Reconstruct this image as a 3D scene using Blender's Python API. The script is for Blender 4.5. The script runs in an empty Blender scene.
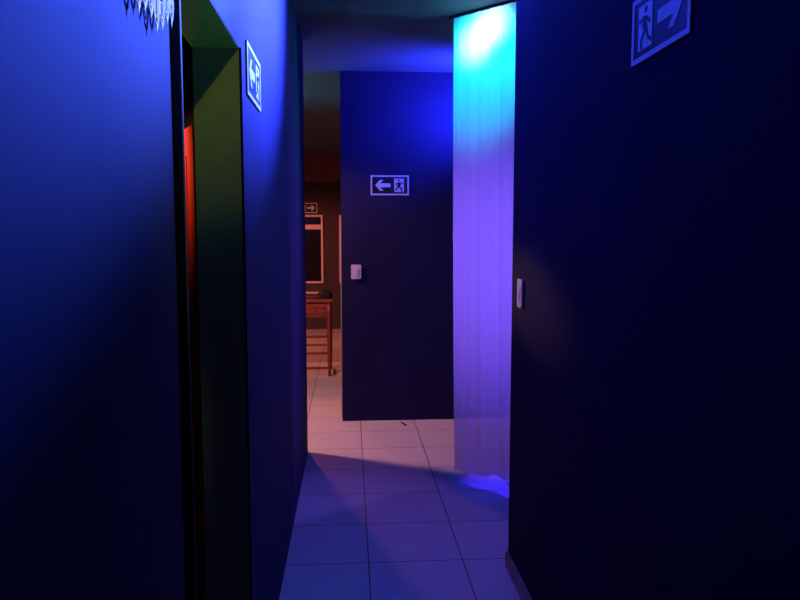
import bpy, bmesh, math, random
from mathutils import Vector, Matrix
random.seed(7)
SC = bpy.context.scene
COL = SC.collection
PI = math.pi

# ------------------------------------------------------------------ materials
def mat(name, color, rough=0.5, spec=0.4, metal=0.0, emit=None, estr=0.0, noise=0.0, nscale=8.0, bump=0.0):
    m = bpy.data.materials.new(name); m.use_nodes = True
    nt = m.node_tree; b = nt.nodes['Principled BSDF']
    b.inputs['Base Color'].default_value = (*color, 1)
    b.inputs['Roughness'].default_value = rough
    b.inputs['Specular IOR Level'].default_value = spec
    b.inputs['Metallic'].default_value = metal
    if emit:
        b.inputs['Emission Color'].default_value = (*emit, 1)
        b.inputs['Emission Strength'].default_value = estr
    if noise or bump:
        tc = nt.nodes.new('ShaderNodeTexCoord')
        n = nt.nodes.new('ShaderNodeTexNoise'); n.inputs['Scale'].default_value = nscale
        n.inputs['Detail'].default_value = 5
        nt.links.new(tc.outputs['Object'], n.inputs['Vector'])
        if noise:
            r = nt.nodes.new('ShaderNodeValToRGB')
            r.color_ramp.elements[0].position = 0.3; r.color_ramp.elements[1].position = 0.7
            r.color_ramp.elements[0].color = (*[c*(1-noise) for c in color], 1)
            r.color_ramp.elements[1].color = (*[min(1, c*(1+noise)) for c in color], 1)
            nt.links.new(n.outputs['Fac'], r.inputs['Fac'])
            nt.links.new(r.outputs['Color'], b.inputs['Base Color'])
        if bump:
            bp = nt.nodes.new('ShaderNodeBump'); bp.inputs['Strength'].default_value = bump
            bp.inputs['Distance'].default_value = 0.004
            nt.links.new(n.outputs['Fac'], bp.inputs['Height'])
            nt.links.new(bp.outputs['Normal'], b.inputs['Normal'])
    return m

M = {}
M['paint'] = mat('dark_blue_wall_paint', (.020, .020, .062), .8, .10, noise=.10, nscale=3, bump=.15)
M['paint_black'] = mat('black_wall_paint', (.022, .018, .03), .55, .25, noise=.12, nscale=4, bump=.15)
M['paint_shaded'] = mat('shaded_wall_paint', (.012, .012, .045), .85, .03, noise=.10, nscale=3, bump=.15)  # darker copy of the corridor paint, the right wall's shade put into its colour
M['ceiling'] = mat('grey_ceiling_paint', (.075, .105, .135), .8, .2, noise=.06, nscale=2)
M['frame_wood'] = mat('door_frame_wood', (.30, .26, .12), .5, .3, noise=.12, nscale=14)
M['casing'] = mat('dark_casing_wood', (.0015, .003, .003), .95, .0, noise=.2, nscale=10)
M['bead'] = mat('pale_bead', (.035, .045, .05), .7, .2)
M['far_paint'] = mat('far_wall_paint', (.07, .05, .055), .7, .15, noise=.12, nscale=4)
M['beam'] = mat('red_brown_beam', (.22, .10, .08), .7, .2, noise=.15, nscale=5)
M['edge'] = mat('pale_edge_bead', (.55, .5, .48), .5, .4)
M['skirt'] = mat('grey_skirting', (.16, .16, .15), .5, .4, noise=.15, nscale=12)
M['dark_plastic'] = mat('dark_sign_plastic', (.006, .014, .016), .35, .4)
M['sign_white'] = mat('pale_sign_print', (.72, .72, .72), .45, .3)
M['switch'] = mat('white_switch_plastic', (.82, .78, .80), .35, .5)
M['switch_tan'] = mat('tan_switch_plastic', (.85, .68, .52), .45, .5)
M['lace'] = mat('white_crochet', (.80, .80, .78), .9, .1, noise=.08, nscale=60, bump=.3)
M['dark_metal'] = mat('black_metal', (.02, .02, .022), .4, .5, metal=.6)
M['rail'] = mat('dark_rail', (.02, .02, .05), .4, .4)
M['red_door'] = mat('red_door_paint', (.75, .07, .03), .5, .3, noise=.08, nscale=6)
M['win_frame'] = mat('pale_window_frame', (.75, .55, .5), .5, .3)
M['glass'] = mat('dark_window_glass', (.01, .008, .01), .1, .5)
M['dark_cloth'] = mat('black_bag_cloth', (.015, .013, .014), .85, .2, noise=.2, nscale=30)
M['rubber'] = mat('black_rubber', (.01, .01, .01), .6, .3)
M['pale_box'] = mat('pale_rim', (.5, .42, .38), .5, .3)
M['lens'] = mat('lit_led_lens', (.8, .9, .9), .3, .3, emit=(.3, 1, 1), estr=4)

def wood_mat():
    m = bpy.data.materials.new('red_brown_wood'); m.use_nodes = True
    nt = m.node_tree; b = nt.nodes['Principled BSDF']
    tc = nt.nodes.new('ShaderNodeTexCoord'); w = nt.nodes.new('ShaderNodeTexWave')
    w.inputs['Scale'].default_value = 6; w.inputs['Distortion'].default_value = 5; w.inputs['Detail'].default_value = 3
    w.bands_direction = 'Z'
    r = nt.nodes.new('ShaderNodeValToRGB')
    r.color_ramp.elements[0].color = (.16, .028, .016, 1); r.color_ramp.elements[1].color = (.26, .05, .026, 1)
    nt.links.new(tc.outputs['Object'], w.inputs['Vector']); nt.links.new(w.outputs['Fac'], r.inputs['Fac'])
    nt.links.new(r.outputs['Color'], b.inputs['Base Color']); b.inputs['Roughness'].default_value = .4
    return m
M['wood'] = wood_mat()

def tile_mat():
    m = bpy.data.materials.new('beige_floor_tiles'); m.use_nodes = True
    nt = m.node_tree; b = nt.nodes['Principled BSDF']
    tc = nt.nodes.new('ShaderNodeTexCoord'); mp = nt.nodes.new('ShaderNodeMapping')
    T = .4365
    mp.inputs['Location'].default_value = (T*20 - .076, T*20 - 3.106, 0)
    br = nt.nodes.new('ShaderNodeTexBrick')
    br.offset = 0; br.squash = 1
    br.inputs['Scale'].default_value = 1; br.inputs['Brick Width'].default_value = T
    br.inputs['Row Height'].default_value = T; br.inputs['Mortar Size'].default_value = .0035
    br.inputs['Mortar Smooth'].default_value = .3
    br.inputs['Color1'].default_value = (.60, .54, .50, 1); br.inputs['Color2'].default_value = (.57, .52, .49, 1)
    br.inputs['Mortar'].default_value = (.07, .06, .055, 1)
    n = nt.nodes.new('ShaderNodeTexNoise'); n.inputs['Scale'].default_value = 6; n.inputs['Detail'].default_value = 6
    mx = nt.nodes.new('ShaderNodeMix'); mx.data_type = 'RGBA'; mx.blend_type = 'MULTIPLY'; mx.inputs[0].default_value = .16
    nt.links.new(tc.outputs['Object'], mp.inputs['Vector']); nt.links.new(mp.outputs['Vector'], br.inputs['Vector'])
    nt.links.new(tc.outputs['Object'], n.inputs['Vector'])
    nt.links.new(br.outputs['Color'], mx.inputs[6]); nt.links.new(n.outputs['Color'], mx.inputs[7])
    nt.links.new(mx.outputs[2], b.inputs['Base Color'])
    b.inputs['Roughness'].default_value = .42; b.inputs['Specular IOR Level'].default_value = .35
    bp = nt.nodes.new('ShaderNodeBump'); bp.inputs['Strength'].default_value = .4; bp.inputs['Distance'].default_value = .002
    bp.invert = True
    nt.links.new(br.outputs['Fac'], bp.inputs['Height']); nt.links.new(bp.outputs['Normal'], b.inputs['Normal'])
    return m
M['tile'] = tile_mat()

def sheer_mat():
    m = bpy.data.materials.new('white_sheer_fabric'); m.use_nodes = True
    nt = m.node_tree; nt.nodes.clear()
    out = nt.nodes.new('ShaderNodeOutputMaterial')
    d = nt.nodes.new('ShaderNodeBsdfDiffuse'); d.inputs['Color'].default_value = (.8, .78, .85, 1)
    t = nt.nodes.new('ShaderNodeBsdfTranslucent'); t.inputs['Color'].default_value = (.8, .78, .85, 1)
    tr = nt.nodes.new('ShaderNodeBsdfTransparent')
    a = nt.nodes.new('ShaderNodeMixShader'); a.inputs[0].default_value = .5
    c = nt.nodes.new('ShaderNodeMixShader')
    # weave: slight thread-by-thread openness
    tc = nt.nodes.new('ShaderNodeTexCoord')
    n = nt.nodes.new('ShaderNodeTexNoise'); n.inputs['Scale'].default_value = 12; n.inputs['Detail'].default_value = 4
    mr = nt.nodes.new('ShaderNodeMapRange'); mr.inputs['To Min'].default_value = .16; mr.inputs['To Max'].default_value = .24
    nt.links.new(tc.outputs['Object'], n.inputs['Vector']); nt.links.new(n.outputs['Fac'], mr.inputs['Value'])
    nt.links.new(mr.outputs['Result'], c.inputs[0])
    nt.links.new(d.outputs[0], a.inputs[1]); nt.links.new(t.outputs[0], a.inputs[2])
    nt.links.new(a.outputs[0], c.inputs[1]); nt.links.new(tr.outputs[0], c.inputs[2])
    nt.links.new(c.outputs[0], out.inputs['Surface'])
    return m
M['sheer'] = sheer_mat()

# ------------------------------------------------------------------ mesh helpers
def box(bm, x0, y0, z0, x1, y1, z1, bevel=0.0):
    r = bmesh.ops.create_cube(bm, size=1)
    vs = r['verts']
    for v in vs:
        v.co = Vector(((x0+x1)/2 + v.co.x*(x1-x0), (y0+y1)/2 + v.co.y*(y1-y0), (z0+z1)/2 + v.co.z*(z1-z0)))
    if bevel:
        es = list({e for v in vs for e in v.link_edges})
        bmesh.ops.bevel(bm, geom=es, offset=bevel, segments=2, affect='EDGES', profile=.6)

def tube(bm, pts, rad, n=10, cap=True, closed=False):
    pts = [Vector(p) for p in pts]
    rads = rad if isinstance(rad, (list, tuple)) else [rad]*len(pts)
    rings = []
    N = len(pts)
    for i, p in enumerate(pts):
        if closed: t = pts[(i+1) % N]-pts[i-1]
        else: t = pts[min(i+1, N-1)]-pts[max(i-1, 0)]
        t.normalize()
        ref = Vector((0, 0, 1)) if abs(t.z) < .9 else Vector((1, 0, 0))
        a = t.cross(ref).normalized(); b = t.cross(a)
        rings.append([bm.verts.new(p + (a*math.cos(2*PI*k/n)+b*math.sin(2*PI*k/n))*rads[i]) for k in range(n)])
    for i in range(N if closed else N-1):
        A, B = rings[i], rings[(i+1) % N]
        for k in range(n): bm.faces.new((A[k], A[(k+1) % n], B[(k+1) % n], B[k]))
    if cap and not closed:
        bm.faces.new(rings[0][::-1]); bm.faces.new(rings[-1])

def prism(bm, poly, d0, d1, M4=None):
    """extrude a 2D polygon (u,v) between depths d0,d1; (u, v, d) mapped by M4"""
    M4 = M4 or Matrix.Identity(4)
    a = [bm.verts.new(M4 @ Vector((u, v, d0))) for u, v in poly]
    b = [bm.verts.new(M4 @ Vector((u, v, d1))) for u, v in poly]
    n = len(poly)
    bm.faces.new(a[::-1]); bm.faces.new(b)
    for i in range(n): bm.faces.new((a[i], a[(i+1) % n], b[(i+1) % n], b[i]))

def obj(name, bm, m, parent=None, smooth=False, loc=None):
    bmesh.ops.recalc_face_normals(bm, faces=bm.faces)
    me = bpy.data.meshes.new(name); bm.to_mesh(me); bm.free()
    if smooth:
        for p in me.polygons: p.use_smooth = True
    me.materials.append(m)
    o = bpy.data.objects.new(name, me); COL.objects.link(o)
    if parent: o.parent = parent
    if loc: o.location = loc
    return o

def tag(o, label, cat, group=None):
    o['label'] = label; o['category'] = cat
    if group: o['group'] = group
    return o

def thing(name, label, cat, loc=(0, 0, 0), rz=0, group=None):
    o = bpy.data.objects.new(name, None); COL.objects.link(o)
    o.empty_display_size = .1
    o.location = loc; o.rotation_euler = (0, 0, rz)
    return tag(o, label, cat, group)

def struct(name, boxes, m, parent=None):
    bm = bmesh.new()
    for b in boxes: box(bm, *b)
    o = obj(name, bm, m, parent)
    if not parent: o['kind'] = 'structure'
    return o

def struct_root(name, loc=(0, 0, 0)):
    o = bpy.data.objects.new(name, None); COL.objects.link(o); o.location = loc
    o['kind'] = 'structure'
    return o

# ------------------------------------------------------------------ the setting
LX, RX, H, HB = -.303, .71, 2.78, 2.36   # HB: underside of the beam on the far wall
LEND, REND, PY = 4.80, 3.03, 5.60
D0, D1, DZ = 1.312, 2.03, 2.02
BY = 11.3
struct('floor', [(-3.6, -1.6, -.08, 2.5, BY+.1, 0)], M['tile'])
struct('ceiling', [(-3.6, -1.6, H, 2.5, BY+.1, H+.1)], M['ceiling'])
# corridor wall on the left with its doorway, and its return into the far room
struct('wall_left', [(LX-.128, -1.5, 0, LX, D0, H), (LX-.128, D0, DZ, LX, D1, H), (LX-.128, D1, 0, LX, LEND, H),
                     (-3.5, LEND-.14, 0, LX-.128, LEND, H)], M['paint'])
struct('wall_right', [(RX, -1.5, 0, RX+.14, REND, H), (RX+.14, REND-.14, 0, 2.4, REND, H)], M['paint_shaded'])
struct('wall_centre', [(-.07, PY, 0, 2.4, PY+.12, H)], M['paint'])
struct('wall_back', [(-3.5, BY, 0, 2.4, BY+.1, H)], M['far_paint'])
struct('trim_6', [(-3.5, BY-.06, HB, 2.4, BY, H)], M['beam'])
struct('wall_front', [(-3.5, -1.6, 0, 2.4, -1.5, H)], M['paint'])
struct('wall_outer_left', [(-3.6, -1.6, 0, -3.5, BY+.1, H)], M['paint_black'])
struct('wall_outer_right', [(2.4, -1.6, 0, 2.5, BY+.1, H)], M['paint_black'])
# partition of the side room, holding the red door
struct('wall_side_room', [(-3.5, 3.80, 0, -1.75, 3.9, H), (-.95, 3.80, 0, LX-.128, 3.9, H), (-1.75, 3.8, 2.08, -.95, 3.9, H)], M['paint_black'])
struct('baseboard_right', [(RX-.014, -1.5, 0, RX, REND, .07)], M['skirt'])
# door lining: jambs and soffit, casing and bead
struct('trim_1', [(LX-.128, D1-.008, 0, LX-.0015, D1, DZ), (LX-.128, D0, 0, LX-.0015, D0+.008, DZ),
                  (LX-.128, D0+.008, DZ-.0015, LX-.0015, D1-.008, DZ)], M['frame_wood'])
struct('trim_2', [(LX, D0-.062, 0, LX+.003, D0-.007, H-.4)], M['casing'])
struct('trim_3', [(LX, D0-.007, 0, LX+.005, D0+.001, H-.4)], M['bead'])
struct('trim_4', [(LX, D1-.004, 0, LX+.003, D1+.012, DZ+.002)], M['casing'])
struct('trim_5', [(-.078, PY+.095, 0, -.07, PY+.125, 1.66)], M['edge'])

# red door leaf standing ajar in the side room
d = struct_root('door_1', (-.96, 3.79, 0)); d.rotation_euler = (0, 0, math.radians(-65))
bm = bmesh.new(); box(bm, 0, -.035, .01, .78, 0, 1.97, .002)
for z0, z1 in ((.2, .9), (1.05, 1.85)):
    box(bm, .12, -.041, z0, .66, -.034, z1, .003)
obj('door_panel', bm, M['red_door'], d)
bm = bmesh.new(); tube(bm, [(.71, -.03, 1.0), (.71, -.075, 1.0), (.60, -.075, 1.0)], .009)
hd = obj('door_handle', bm, M['dark_metal'], d, True)

# windows on the far wall
def window(name, x0, x1):
    w = struct_root(name, ((x0+x1)/2, BY, .745))
    hw = (x1-x0)/2; t = .032; hh = 1.09
    bm = bmesh.new()
    for b in ((-hw, -.03, 0, hw, 0, t), (-hw, -.03, hh-t, hw, 0, hh), (-hw, -.03, t, -hw+t, 0, hh-t), (hw-t, -.03, t, hw, 0, hh-t),
              (-hw+t, -.028, .86, hw-t, 0, .935)):
        box(bm, *b)
    obj('window_frame', bm, M['win_frame'], w)
    for z0, z1 in ((t, .86), (.935, hh-t)):
        bm = bmesh.new(); box(bm, -hw+t, -.012, z0, hw-t, -.004, z1)
        obj('pane', bm, M['glass'], w)
window('window_1', -1.35, -.43)
window('window_2', -.175, .75)

# ------------------------------------------------------------------ signs
def basis(o, u, v):
    u = Vector(u); v = Vector(v); n = u.cross(v)
    m = Matrix.Identity(4)
    for i in range(3): m[i][0] = u[i]; m[i][1] = v[i]; m[i][2] = n[i]
    return m
def exit_sign(label, loc, u, arrow_left):
    """u: the viewer's left-to-right direction along the wall"""
    s = thing('exit_sign', label, 'sign', loc, 0, 'exit arrow signs')
    B = basis(s, u, (0, 0, 1))
    W, Hh = .152, .078
    def part(name, polys, m, d0, d1, par=s):
        bm = bmesh.new()
        for p in polys: prism(bm, p, d0, d1, B)
        return obj(name, bm, m, par)
    rect = lambda a, b, c, d: [(a, b), (c, b), (c, d), (a, d)]
    part('backing_board', [rect(-W, -Hh, W, Hh)], M['dark_plastic'], 0, .004)
    t = .0125
    part('border', [rect(-W, -Hh, W, -Hh+t), rect(-W, Hh-t, W, Hh), rect(-W, -Hh+t, -W+t, Hh-t), rect(W-t, -Hh+t, W, Hh-t)], M['sign_white'], .004, .0055)
    k = 1 if arrow_left else -1
    fl = lambda pts: [(k*a, b) for a, b in pts]
    # arrow: barbed head and shaft, pointing left before flipping
    part('arrow', [fl([(-.116, .0), (-.078, .042), (-.050, .042), (-.076, .015), (.006, .015), (.006, -.015), (-.076, -.015), (-.050, -.042), (-.078, -.042)])],
         M['sign_white'], .004, .0055)
    # pictogram: a pale doorway with a dark runner leaving it
    dp = part('doorway_symbol', [fl(rect(.034, -.052, .112, .052))], M['sign_white'], .004, .0055)
    body = [fl([(.058, .020), (.082, .026), (.090, .008), (.082, -.010), (.098, -.026), (.100, -.050), (.090, -.050), (.086, -.030), (.068, -.014), (.060, -.032), (.040, -.044), (.036, -.036), (.052, -.026), (.062, .004)]),
            fl([(.058, .020), (.062, .012), (.048, .000), (.042, .006)]),
            fl([(.086, .018), (.104, .010), (.110, .020), (.104, .024), (.100, .018), (.084, .026)]),
            fl([(.070+.0085*math.cos(2*PI*i/12), .038+.0085*math.sin(2*PI*i/12)) for i in range(12)])]
    part('running_figure', body, M['dark_plastic'], .0055, .0062, dp)
    return s
exit_sign('small dark exit sign with left arrow on the centre wall above the white switch', (.317, PY-.0005, 1.900), (1, 0, 0), True)
exit_sign('dark exit sign on the left corridor wall just past the doorway', (LX+.0005, 2.29, 1.995), (0, 1, 0), True)
exit_sign('dimly lit exit sign with right arrow high on the right wall', (RX-.0005, 1.600, 1.998), (0, -1, 0), False)
exit_sign('tiny distant exit sign over the far window with arrow pointing right', (-.672, BY-.0005, 1.945), (1, 0, 0), False)

# ------------------------------------------------------------------ switches
def switch(label, loc, u, w, h, m, rocker, cat='switch'):
    s = thing('wall_switch', label, cat, loc, 0, None)
    B = basis(s, u, (0, 0, 1))
    def rb(name, w, h, d0, d1, m, par, off=0):
        bm = bmesh.new(); c = min(w, h)*.12; poly = []
        for cx, cy, a0 in ((w/2-c, h/2-c, 0), (-w/2+c, h/2-c, 90), (-w/2+c, -h/2+c, 180), (w/2-c, -h/2+c, 270)):
            for k in range(4):
                a = math.radians(a0+k*30); poly.append((cx+c*math.cos(a), off+cy+c*math.sin(a)))
        prism(bm, poly, d0, d1, B)
        return obj(name, bm, m, par)
    rb('plate', w, h, 0, .009, m, s)
    rb('rocker', rocker[0], rocker[1], .009, .012, m, s)
    return s
switch('bright white light switch on the dark centre wall below the exit sign', (.047, PY-.0005, 1.215), (1, 0, 0), .080, .114, M['switch'], (.03, .056))
switch('tan switch plate near the end edge of the dark right wall', (RX-.0005, 2.86, 1.262), (0, -1, 0), .076, .118, M['switch_tan'], (.030, .060))

# ------------------------------------------------------------------ curtain, rail and lamp
A = Vector((.612, 4.185)); Bp = Vector((1.20, 3.555))
dirv = (Bp-A).normalized(); nrm = Vector((-dirv.y, dirv.x))      # nrm points into the bay behind the curtain
if nrm.x < 0: nrm = -nrm
L = (Bp-A).length
ct = thing('sheer_curtain', 'long white sheer curtain hanging from ceiling to floor beside the right wall', 'curtain', (A.x, A.y, 0))
bm = bmesh.new()
NU, NV = 170, 64
grid = []
ztop = H-.016
for j in range(NV+1):
    v = j/NV; row = []
    for i in range(NU+1):
        u = i/NU
        zb = .055 + .045*min(1, u/.45) + .008*math.sin(u*40)
        z = zb + (ztop-zb)*v
        low = (1-v)
        s = u*L
        s2 = s + (.022*low**3)*(1-u) - .012*math.sin(PI*v)*(1-u)*.4
        amp = .003+.005*low
        w = amp*math.sin(2*PI*s/.105+1.2*math.sin(3*v)) + .0018*math.sin(2*PI*s/.043+2+v) + .012*low*math.sin(2*PI*s/.27+.8+.6*v)
        # horizontal storage creases
        for zc in (2.185, .80, 1.49):
            dz = z-zc-.012*math.sin(s*9)
            w += -.0045*math.exp(-(dz/.010)**2)
        p = dirv*s2 + nrm*w
        row.append(bm.verts.new((p.x, p.y, z)))
    grid.append(row)
for j in range(NV):
    for i in range(NU):
        bm.faces.new((grid[j][i], grid[j][i+1], grid[j+1][i+1], grid[j+1][i]))
obj('fabric', bm, M['sheer'], ct, True)
bm = bmesh.new()
e0 = A-dirv*.03; e1 = Bp+dirv*.05
tube(bm, [(e0.x, e0.y, H-.008), (e1.x, e1.y, H-.008)], .008, 12)
tag(obj('curtain_rail', bm, M['rail']), 'thin dark rail fixed under the ceiling holding the sheer curtain', 'curtain rail')

# LED stage lamp glowing behind the head of the curtain
lc = A+dirv*.25+nrm*.48
lamp = thing('led_stage_light', 'bright LED lamp glowing through the top of the sheer curtain', 'lamp', (lc.x, lc.y, H))
lamp.rotation_euler = (0, 0, math.atan2(-nrm.y, -nrm.x))
def lathe_x(bm, prof, n=28):
    rings = [[bm.verts.new((x, r*math.cos(2*PI*k/n), r*math.sin(2*PI*k/n))) for k in range(n)] for x, r in prof]
    for a, b in zip(rings, rings[1:]):
        for k in range(n): bm.faces.new((a[k], a[(k+1) % n], b[(k+1) % n], b[k]))
    bm.faces.new(rings[0][::-1]); bm.faces.new(rings[-1])
bm = bmesh.new(); lathe_x(bm, [(-.10, .05), (-.095, .075), (-.02, .085), (.0, .088), (.0, .080), (-.012, .078)])
o = obj('housing', bm, M['dark_metal'], lamp); o.location = (0, 0, -.13); o.rotation_euler = (0, math.radians(18), 0)
bm = bmesh.new(); lathe_x(bm, [(-.011, .077), (-.004, .070), (-.001, .04)])
l = obj('lens', bm, M['lens'], lamp); l.location = (0, 0, -.13); l.rotation_euler = (0, math.radians(18), 0)
bm = bmesh.new()
tube(bm, [(-.05, -.10, -.13), (-.05, -.10, -.02), (-.05, .10, -.02), (-.05, .10, -.13)], .006, 8)
tube(bm, [(-.05, 0, -.02), (-.05, 0, 0)], .014, 10)
obj('bracket', bm, M['dark_metal'], lamp)

# ------------------------------------------------------------------ lace edging on a wall batten
shx = LX+.006
bm = bmesh.new(); box(bm, LX, .66, 1.944, shx, 1.239, 1.969, .002)
tag(obj('wall_batten', bm, M['casing']), 'dark narrow batten on the left wall carrying the white lace', 'batten')
lr = thing('lace_runner', 'white crocheted lace runner hanging on the wall left of the doorway', 'lace runner', (shx+.0025, 1.0, 1.9695))
bm = bmesh.new()
y0, y1 = -.32, .236
box(bm, -.008, y0, 0, .001, y1, .003)
NS = 40
prev = None
for i in range(NS+1):
    y = y0+(y1-y0)*i/NS
    rowv = [bm.verts.new((.001+.001*math.sin(y*60), y, .002-.09*k/3)) for k in range(4)]
    if prev:
        for k in range(3): bm.faces.new((prev[k], rowv[k], rowv[k+1], prev[k+1]))
    prev = rowv
bd = obj('lace_cloth', bm, M['lace'], lr)
md = bd.modifiers.new('thick', 'SOLIDIFY'); md.thickness = .0025
bm = bmesh.new()
n = 18; pitch = (y1-y0)/n
for i in range(n):
    yc = y0+pitch*(i+.5)
    big = 1.0 if i % 3 == 2 else .82
    h = .058*big; zc = -.093-h/2+.018*max(0, i-n+3); hw = pitch*.42
    def pt(a, sc=1.0):
        c, s_ = math.cos(a), math.sin(a)
        tip = 1.0 if s_ > 0 else 1.0
        yy = hw*c*(1-.45*max(0, -s_)**2)*sc
        return (.002, yc+yy, zc+h*.5*s_*sc)
    tube(bm, [pt(2*PI*k/20) for k in range(20)], .0034, 6, closed=True)
    tube(bm, [pt(2*PI*k/14, .52) for k in range(14)], .0019, 5, closed=True)
    zt = zc-h*.5
    tube(bm, [(.002, yc, zt+.003), (.002, yc, zt-.012*big)], [.0042, .0015], 6)
    tube(bm, [(.002, yc-hw*.5, zt+h*.25), (.002, yc-hw*.75, zt+h*.06)], [.0028, .0012], 5)
    tube(bm, [(.002, yc+hw*.5, zt+h*.25), (.002, yc+hw*.75, zt+h*.06)], [.0028, .0012], 5)
    if i < n-1:
        tube(bm, [(.002, yc+hw*.9, zc+h*.15), (.002, yc+pitch-hw*.9, zc+h*.15)], .002, 5)
for v in bm.verts: v.co.x = .002+(v.co.x-.002)*.3       # crochet lies nearly flat
obj('scalloped_edge', bm, M['lace'], lr, True)

# ------------------------------------------------------------------ far room: wooden table and what lies on it
tb = thing('wooden_side_table', 'dark red wooden table with ladder-like lower rails in the far room', 'table', (-.55, 7.66, 0))
hw, hd_, ht = .345, .22, .83
bm = bmesh.new(); box(bm, -hw-.02, -hd_-.02, ht-.03, hw+.02, hd_+.02, ht, .006); obj('table_top', bm, M['wood'], tb)
bm = bmesh.new()
for b in ((-hw+.02, -hd_+.012, .64, hw-.02, -hd_+.032, ht-.03), (-hw+.02, hd_-.032, .64, hw-.02, hd_-.012, ht-.03),
          (-hw+.012, -hd_+.02, .64, -hw+.032, hd_-.02, ht-.03), (hw-.032, -hd_+.02, .64, hw-.012, hd_-.02, ht-.03)):
    box(bm, *b)
obj('apron', bm, M['wood'], tb)
bm = bmesh.new(); box(bm, -.27, -hd_+.002, .665, .27, -hd_+.014, .775, .004)
dr = obj('drawer', bm, M['wood'], tb)
bm = bmesh.new(); bmesh.ops.create_uvsphere(bm, u_segments=12, v_segments=8, radius=.014, matrix=Matrix.Translation((.17, -hd_-.008, .72)))
obj('knob', bm, M['wood'], dr, True)
for sx in (-1, 1):
    for sy in (-1, 1):
        bm = bmesh.new(); x, y = sx*(hw-.024), sy*(hd_-.024)
        zz = [.0, .03, .06, .12, .3, .42, .45, .48, .56, .62, .66, ht-.03]
        rr = [.016, .020, .016, .020, .024, .022, .028, .022, .025, .020, .026, .026]
        tube(bm, [(x, y, z) for z in zz], rr, 12); obj('leg', bm, M['wood'], tb, True)
for z in (.415, .325, .235, .075):      # ladder-like rails between the legs, one ring per level
    bm = bmesh.new()
    box(bm, -hw+.03, -hd_+.014, z, hw-.03, -hd_+.034, z+.024, .003)
    box(bm, -hw+.014, -hd_+.034, z, -hw+.034, hd_-.03, z+.024, .003)
    box(bm, hw-.034, -hd_+.034, z, hw-.014, hd_-.03, z+.024, .003)
    obj('stretcher_rail', bm, M['wood'], tb)
# bag and small box on the table
bm = bmesh.new(); bmesh.ops.create_icosphere(bm, subdivisions=4, radius=1)
for v in bm.verts:
    c = v.co.copy(); k = 1+.10*math.sin(5*c.x+2)*math.cos(4*c.y)+.06*math.sin(9*c.z+c.x*3)
    z = max(c.z*k, -.55)
    v.co = Vector((c.x*.068*k, c.y*.08*k, (z+.55)*.052))
bag = thing('cloth_bag', 'small slumped black cloth bag on the right end of the red wooden table', 'bag', (-.262, 7.60, ht))
obj('bag_body', bm, M['dark_cloth'], bag, True)
bm = bmesh.new(); tube(bm, [(-.035, 0, .06), (-.03, -.01, .088), (0, -.015, .098), (.03, -.01, .088), (.035, 0, .06)], .006, 8); obj('bag_handle', bm, M['dark_cloth'], bag, True)
cr = thing('serving_stand', 'low dark stand with a thin pale rim on the red wooden table', 'stand', (-.475, 7.60, ht))
bm = bmesh.new(); box(bm, -.13, -.09, .055, .13, .09, .063, .002); obj('stand_top', bm, M['pale_box'], cr)
for sx in (-1, 1):
    for sy in (-1, 1):
        bm = bmesh.new(); tube(bm, [(sx*.105, sy*.07, 0), (sx*.105, sy*.07, .055)], .009, 10); obj('leg', bm, M['dark_cloth'] if sx < 0 else M['wood'], cr, True)

# a little cable end lying by the foot of the centre wall
bm = bmesh.new(); tube(bm, [(.40, 5.535, .005), (.41, 5.49, .006), (.425, 5.45, .006), (.435, 5.42, .005)], [.004, .006, .007, .006], 8)
tag(obj('cable_stub', bm, M['rubber'], None, True), 'short black cable end on the tiles at the foot of the centre wall', 'cable')

# ------------------------------------------------------------------ lights of the place, and added spots
def light(kind, loc, color, watts, size=.05, aim=None, cone=None, blend=1.0):
    d = bpy.data.lights.new('lamp', kind); d.energy = watts; d.color = color
    d.shadow_soft_size = size
    o = bpy.data.objects.new('lamp_or_added_spot', d); COL.objects.link(o); o.location = loc
    if kind == 'SPOT':
        d.spot_size = math.radians(cone); d.spot_blend = blend
    if aim:
        o.rotation_euler = (Vector(aim)-Vector(loc)).to_track_quat('-Z', 'Y').to_euler()
    return o
# two unseen blue spots, added to wash the left wall in blue
P0 = (.775, 3.22, 2.68)
light('SPOT', P0, (.05, .11, 1), 4300, .05, aim=(-.303, .93, 2.34), cone=40)
light('SPOT', P0, (.05, .09, 1), 5000, .05, aim=(-.303, 2.7, 2.78), cone=95)
# LED lamp behind the curtain: white-hot lens, cyan spill
g = lc - nrm*.05
for ds, z in ((-.055, 2.60), (.055, 2.68)):
    light('SPOT', (g.x, g.y, 2.64), (1, 1, 1), 26, .05, aim=(A.x+dirv.x*(.22+ds), A.y+dirv.y*(.22+ds), z), cone=38)
light('SPOT', (g.x, g.y, 2.63), (.0, .78, 1), 45, .03, aim=(A.x+dirv.x*.21, A.y+dirv.y*.21, 2.50), cone=88, blend=.5)
# added blue spot behind the curtain, for the glow on the centre wall
light('SPOT', (.98, PY-.5, 2.36), (.03, .04, 1), 210, .05, aim=(.62, PY, 2.78), cone=172)
# blue downlight in the bay behind the curtain
light('SPOT', (A.x+dirv.x*.34+nrm.x*.16, A.y+dirv.y*.34+nrm.y*.16, 2.5), (.04, .02, 1), 520, .06, aim=(A.x+dirv.x*.30+nrm.x*.10, A.y+dirv.y*.30+nrm.y*.10, 0), cone=15)
# violet lamp in the bay on the right
light('SPOT', (1.75, 4.9, 1.45), (.25, .11, 1), 170, .12, aim=(.74, 4.05, 1.32), cone=84)
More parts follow.
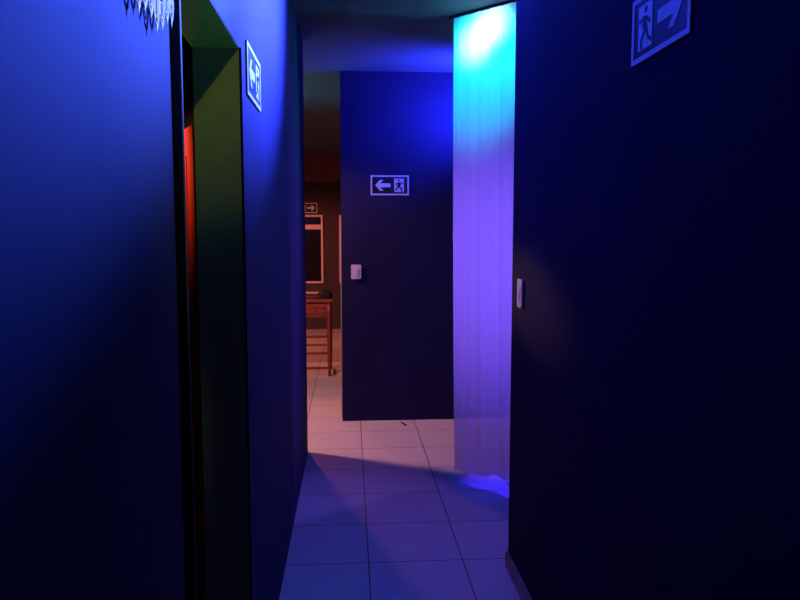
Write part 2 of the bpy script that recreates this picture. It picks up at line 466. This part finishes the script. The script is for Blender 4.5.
# warm shaded lamp in the far room, round the end of the left wall
light('SPOT', (-1.35, 5.31, 2.25), (1, .41, .42), 220, .10, aim=(-1.3, 5.32, 0), cone=170, blend=.3)
# reddish shaded lamp at the back of the far room
light('SPOT', (-1.6, 9.2, 2.25), (1, .24, .16), 150, .12, aim=(-1.4, 9.2, 0), cone=176, blend=.3)
light('SPOT', (-1.6, 9.2, 2.10), (1, .55, .28), 600, .05, aim=(.71, 2.80, 1.25), cone=4)  # narrow spot added to brighten the tan switch plate
# greenish heads over the near end of the corridor
light('SPOT', (.25, .40, 2.74), (.7, 1, .10), 20, .02, aim=(-.36, 2.03, 2.0), cone=27)
light('SPOT', (.25, .40, 2.74), (.85, 1, .75), 40, .02, aim=(-.29, 1.1, 1.86), cone=24)
light('SPOT', (-1.2, 6.3, 1.9), (.08, .8, 1), 26, .3, aim=(-.5, 6.1, 2.78), cone=130)  # teal spot added in the far room to tint the ceiling
# unseen green spot added low in the side room to tint the soffit
light('SPOT', (-.80, 1.60, .3), (.12, 1, .30), 13, .05, aim=(-.38, 1.72, 2.02), cone=36)
# small lamp in the side room above the red door
light('SPOT', (-1.25, 3.0, 2.15), (1, .45, .25), 36, .05, aim=(-.78, 3.42, 1.82), cone=72)

# world: night
w = bpy.data.worlds.new('night'); SC.world = w; w.use_nodes = True
w.node_tree.nodes['Background'].inputs['Color'].default_value = (0, 0, 0, 1)

# ------------------------------------------------------------------ camera
f = 700.0
th = math.atan(64/f); ps = math.atan(50/f*math.cos(th))
cd = bpy.data.cameras.new('camera'); cam = bpy.data.objects.new('camera', cd); COL.objects.link(cam)
cd.sensor_width = 36; cd.lens = 36*f/800; cd.clip_start = .02
cam.location = (0, 0, 1.5)
F = Vector((math.sin(ps)*math.cos(th), math.cos(ps)*math.cos(th), -math.sin(th)))
cam.rotation_euler = F.to_track_quat('-Z', 'Y').to_euler()
SC.camera = cam
SC.view_settings.view_transform = 'Standard'; SC.view_settings.look = 'None'
SC.view_settings.exposure = 0; SC.view_settings.gamma = 1
SC.view_settings.use_curve_mapping = False
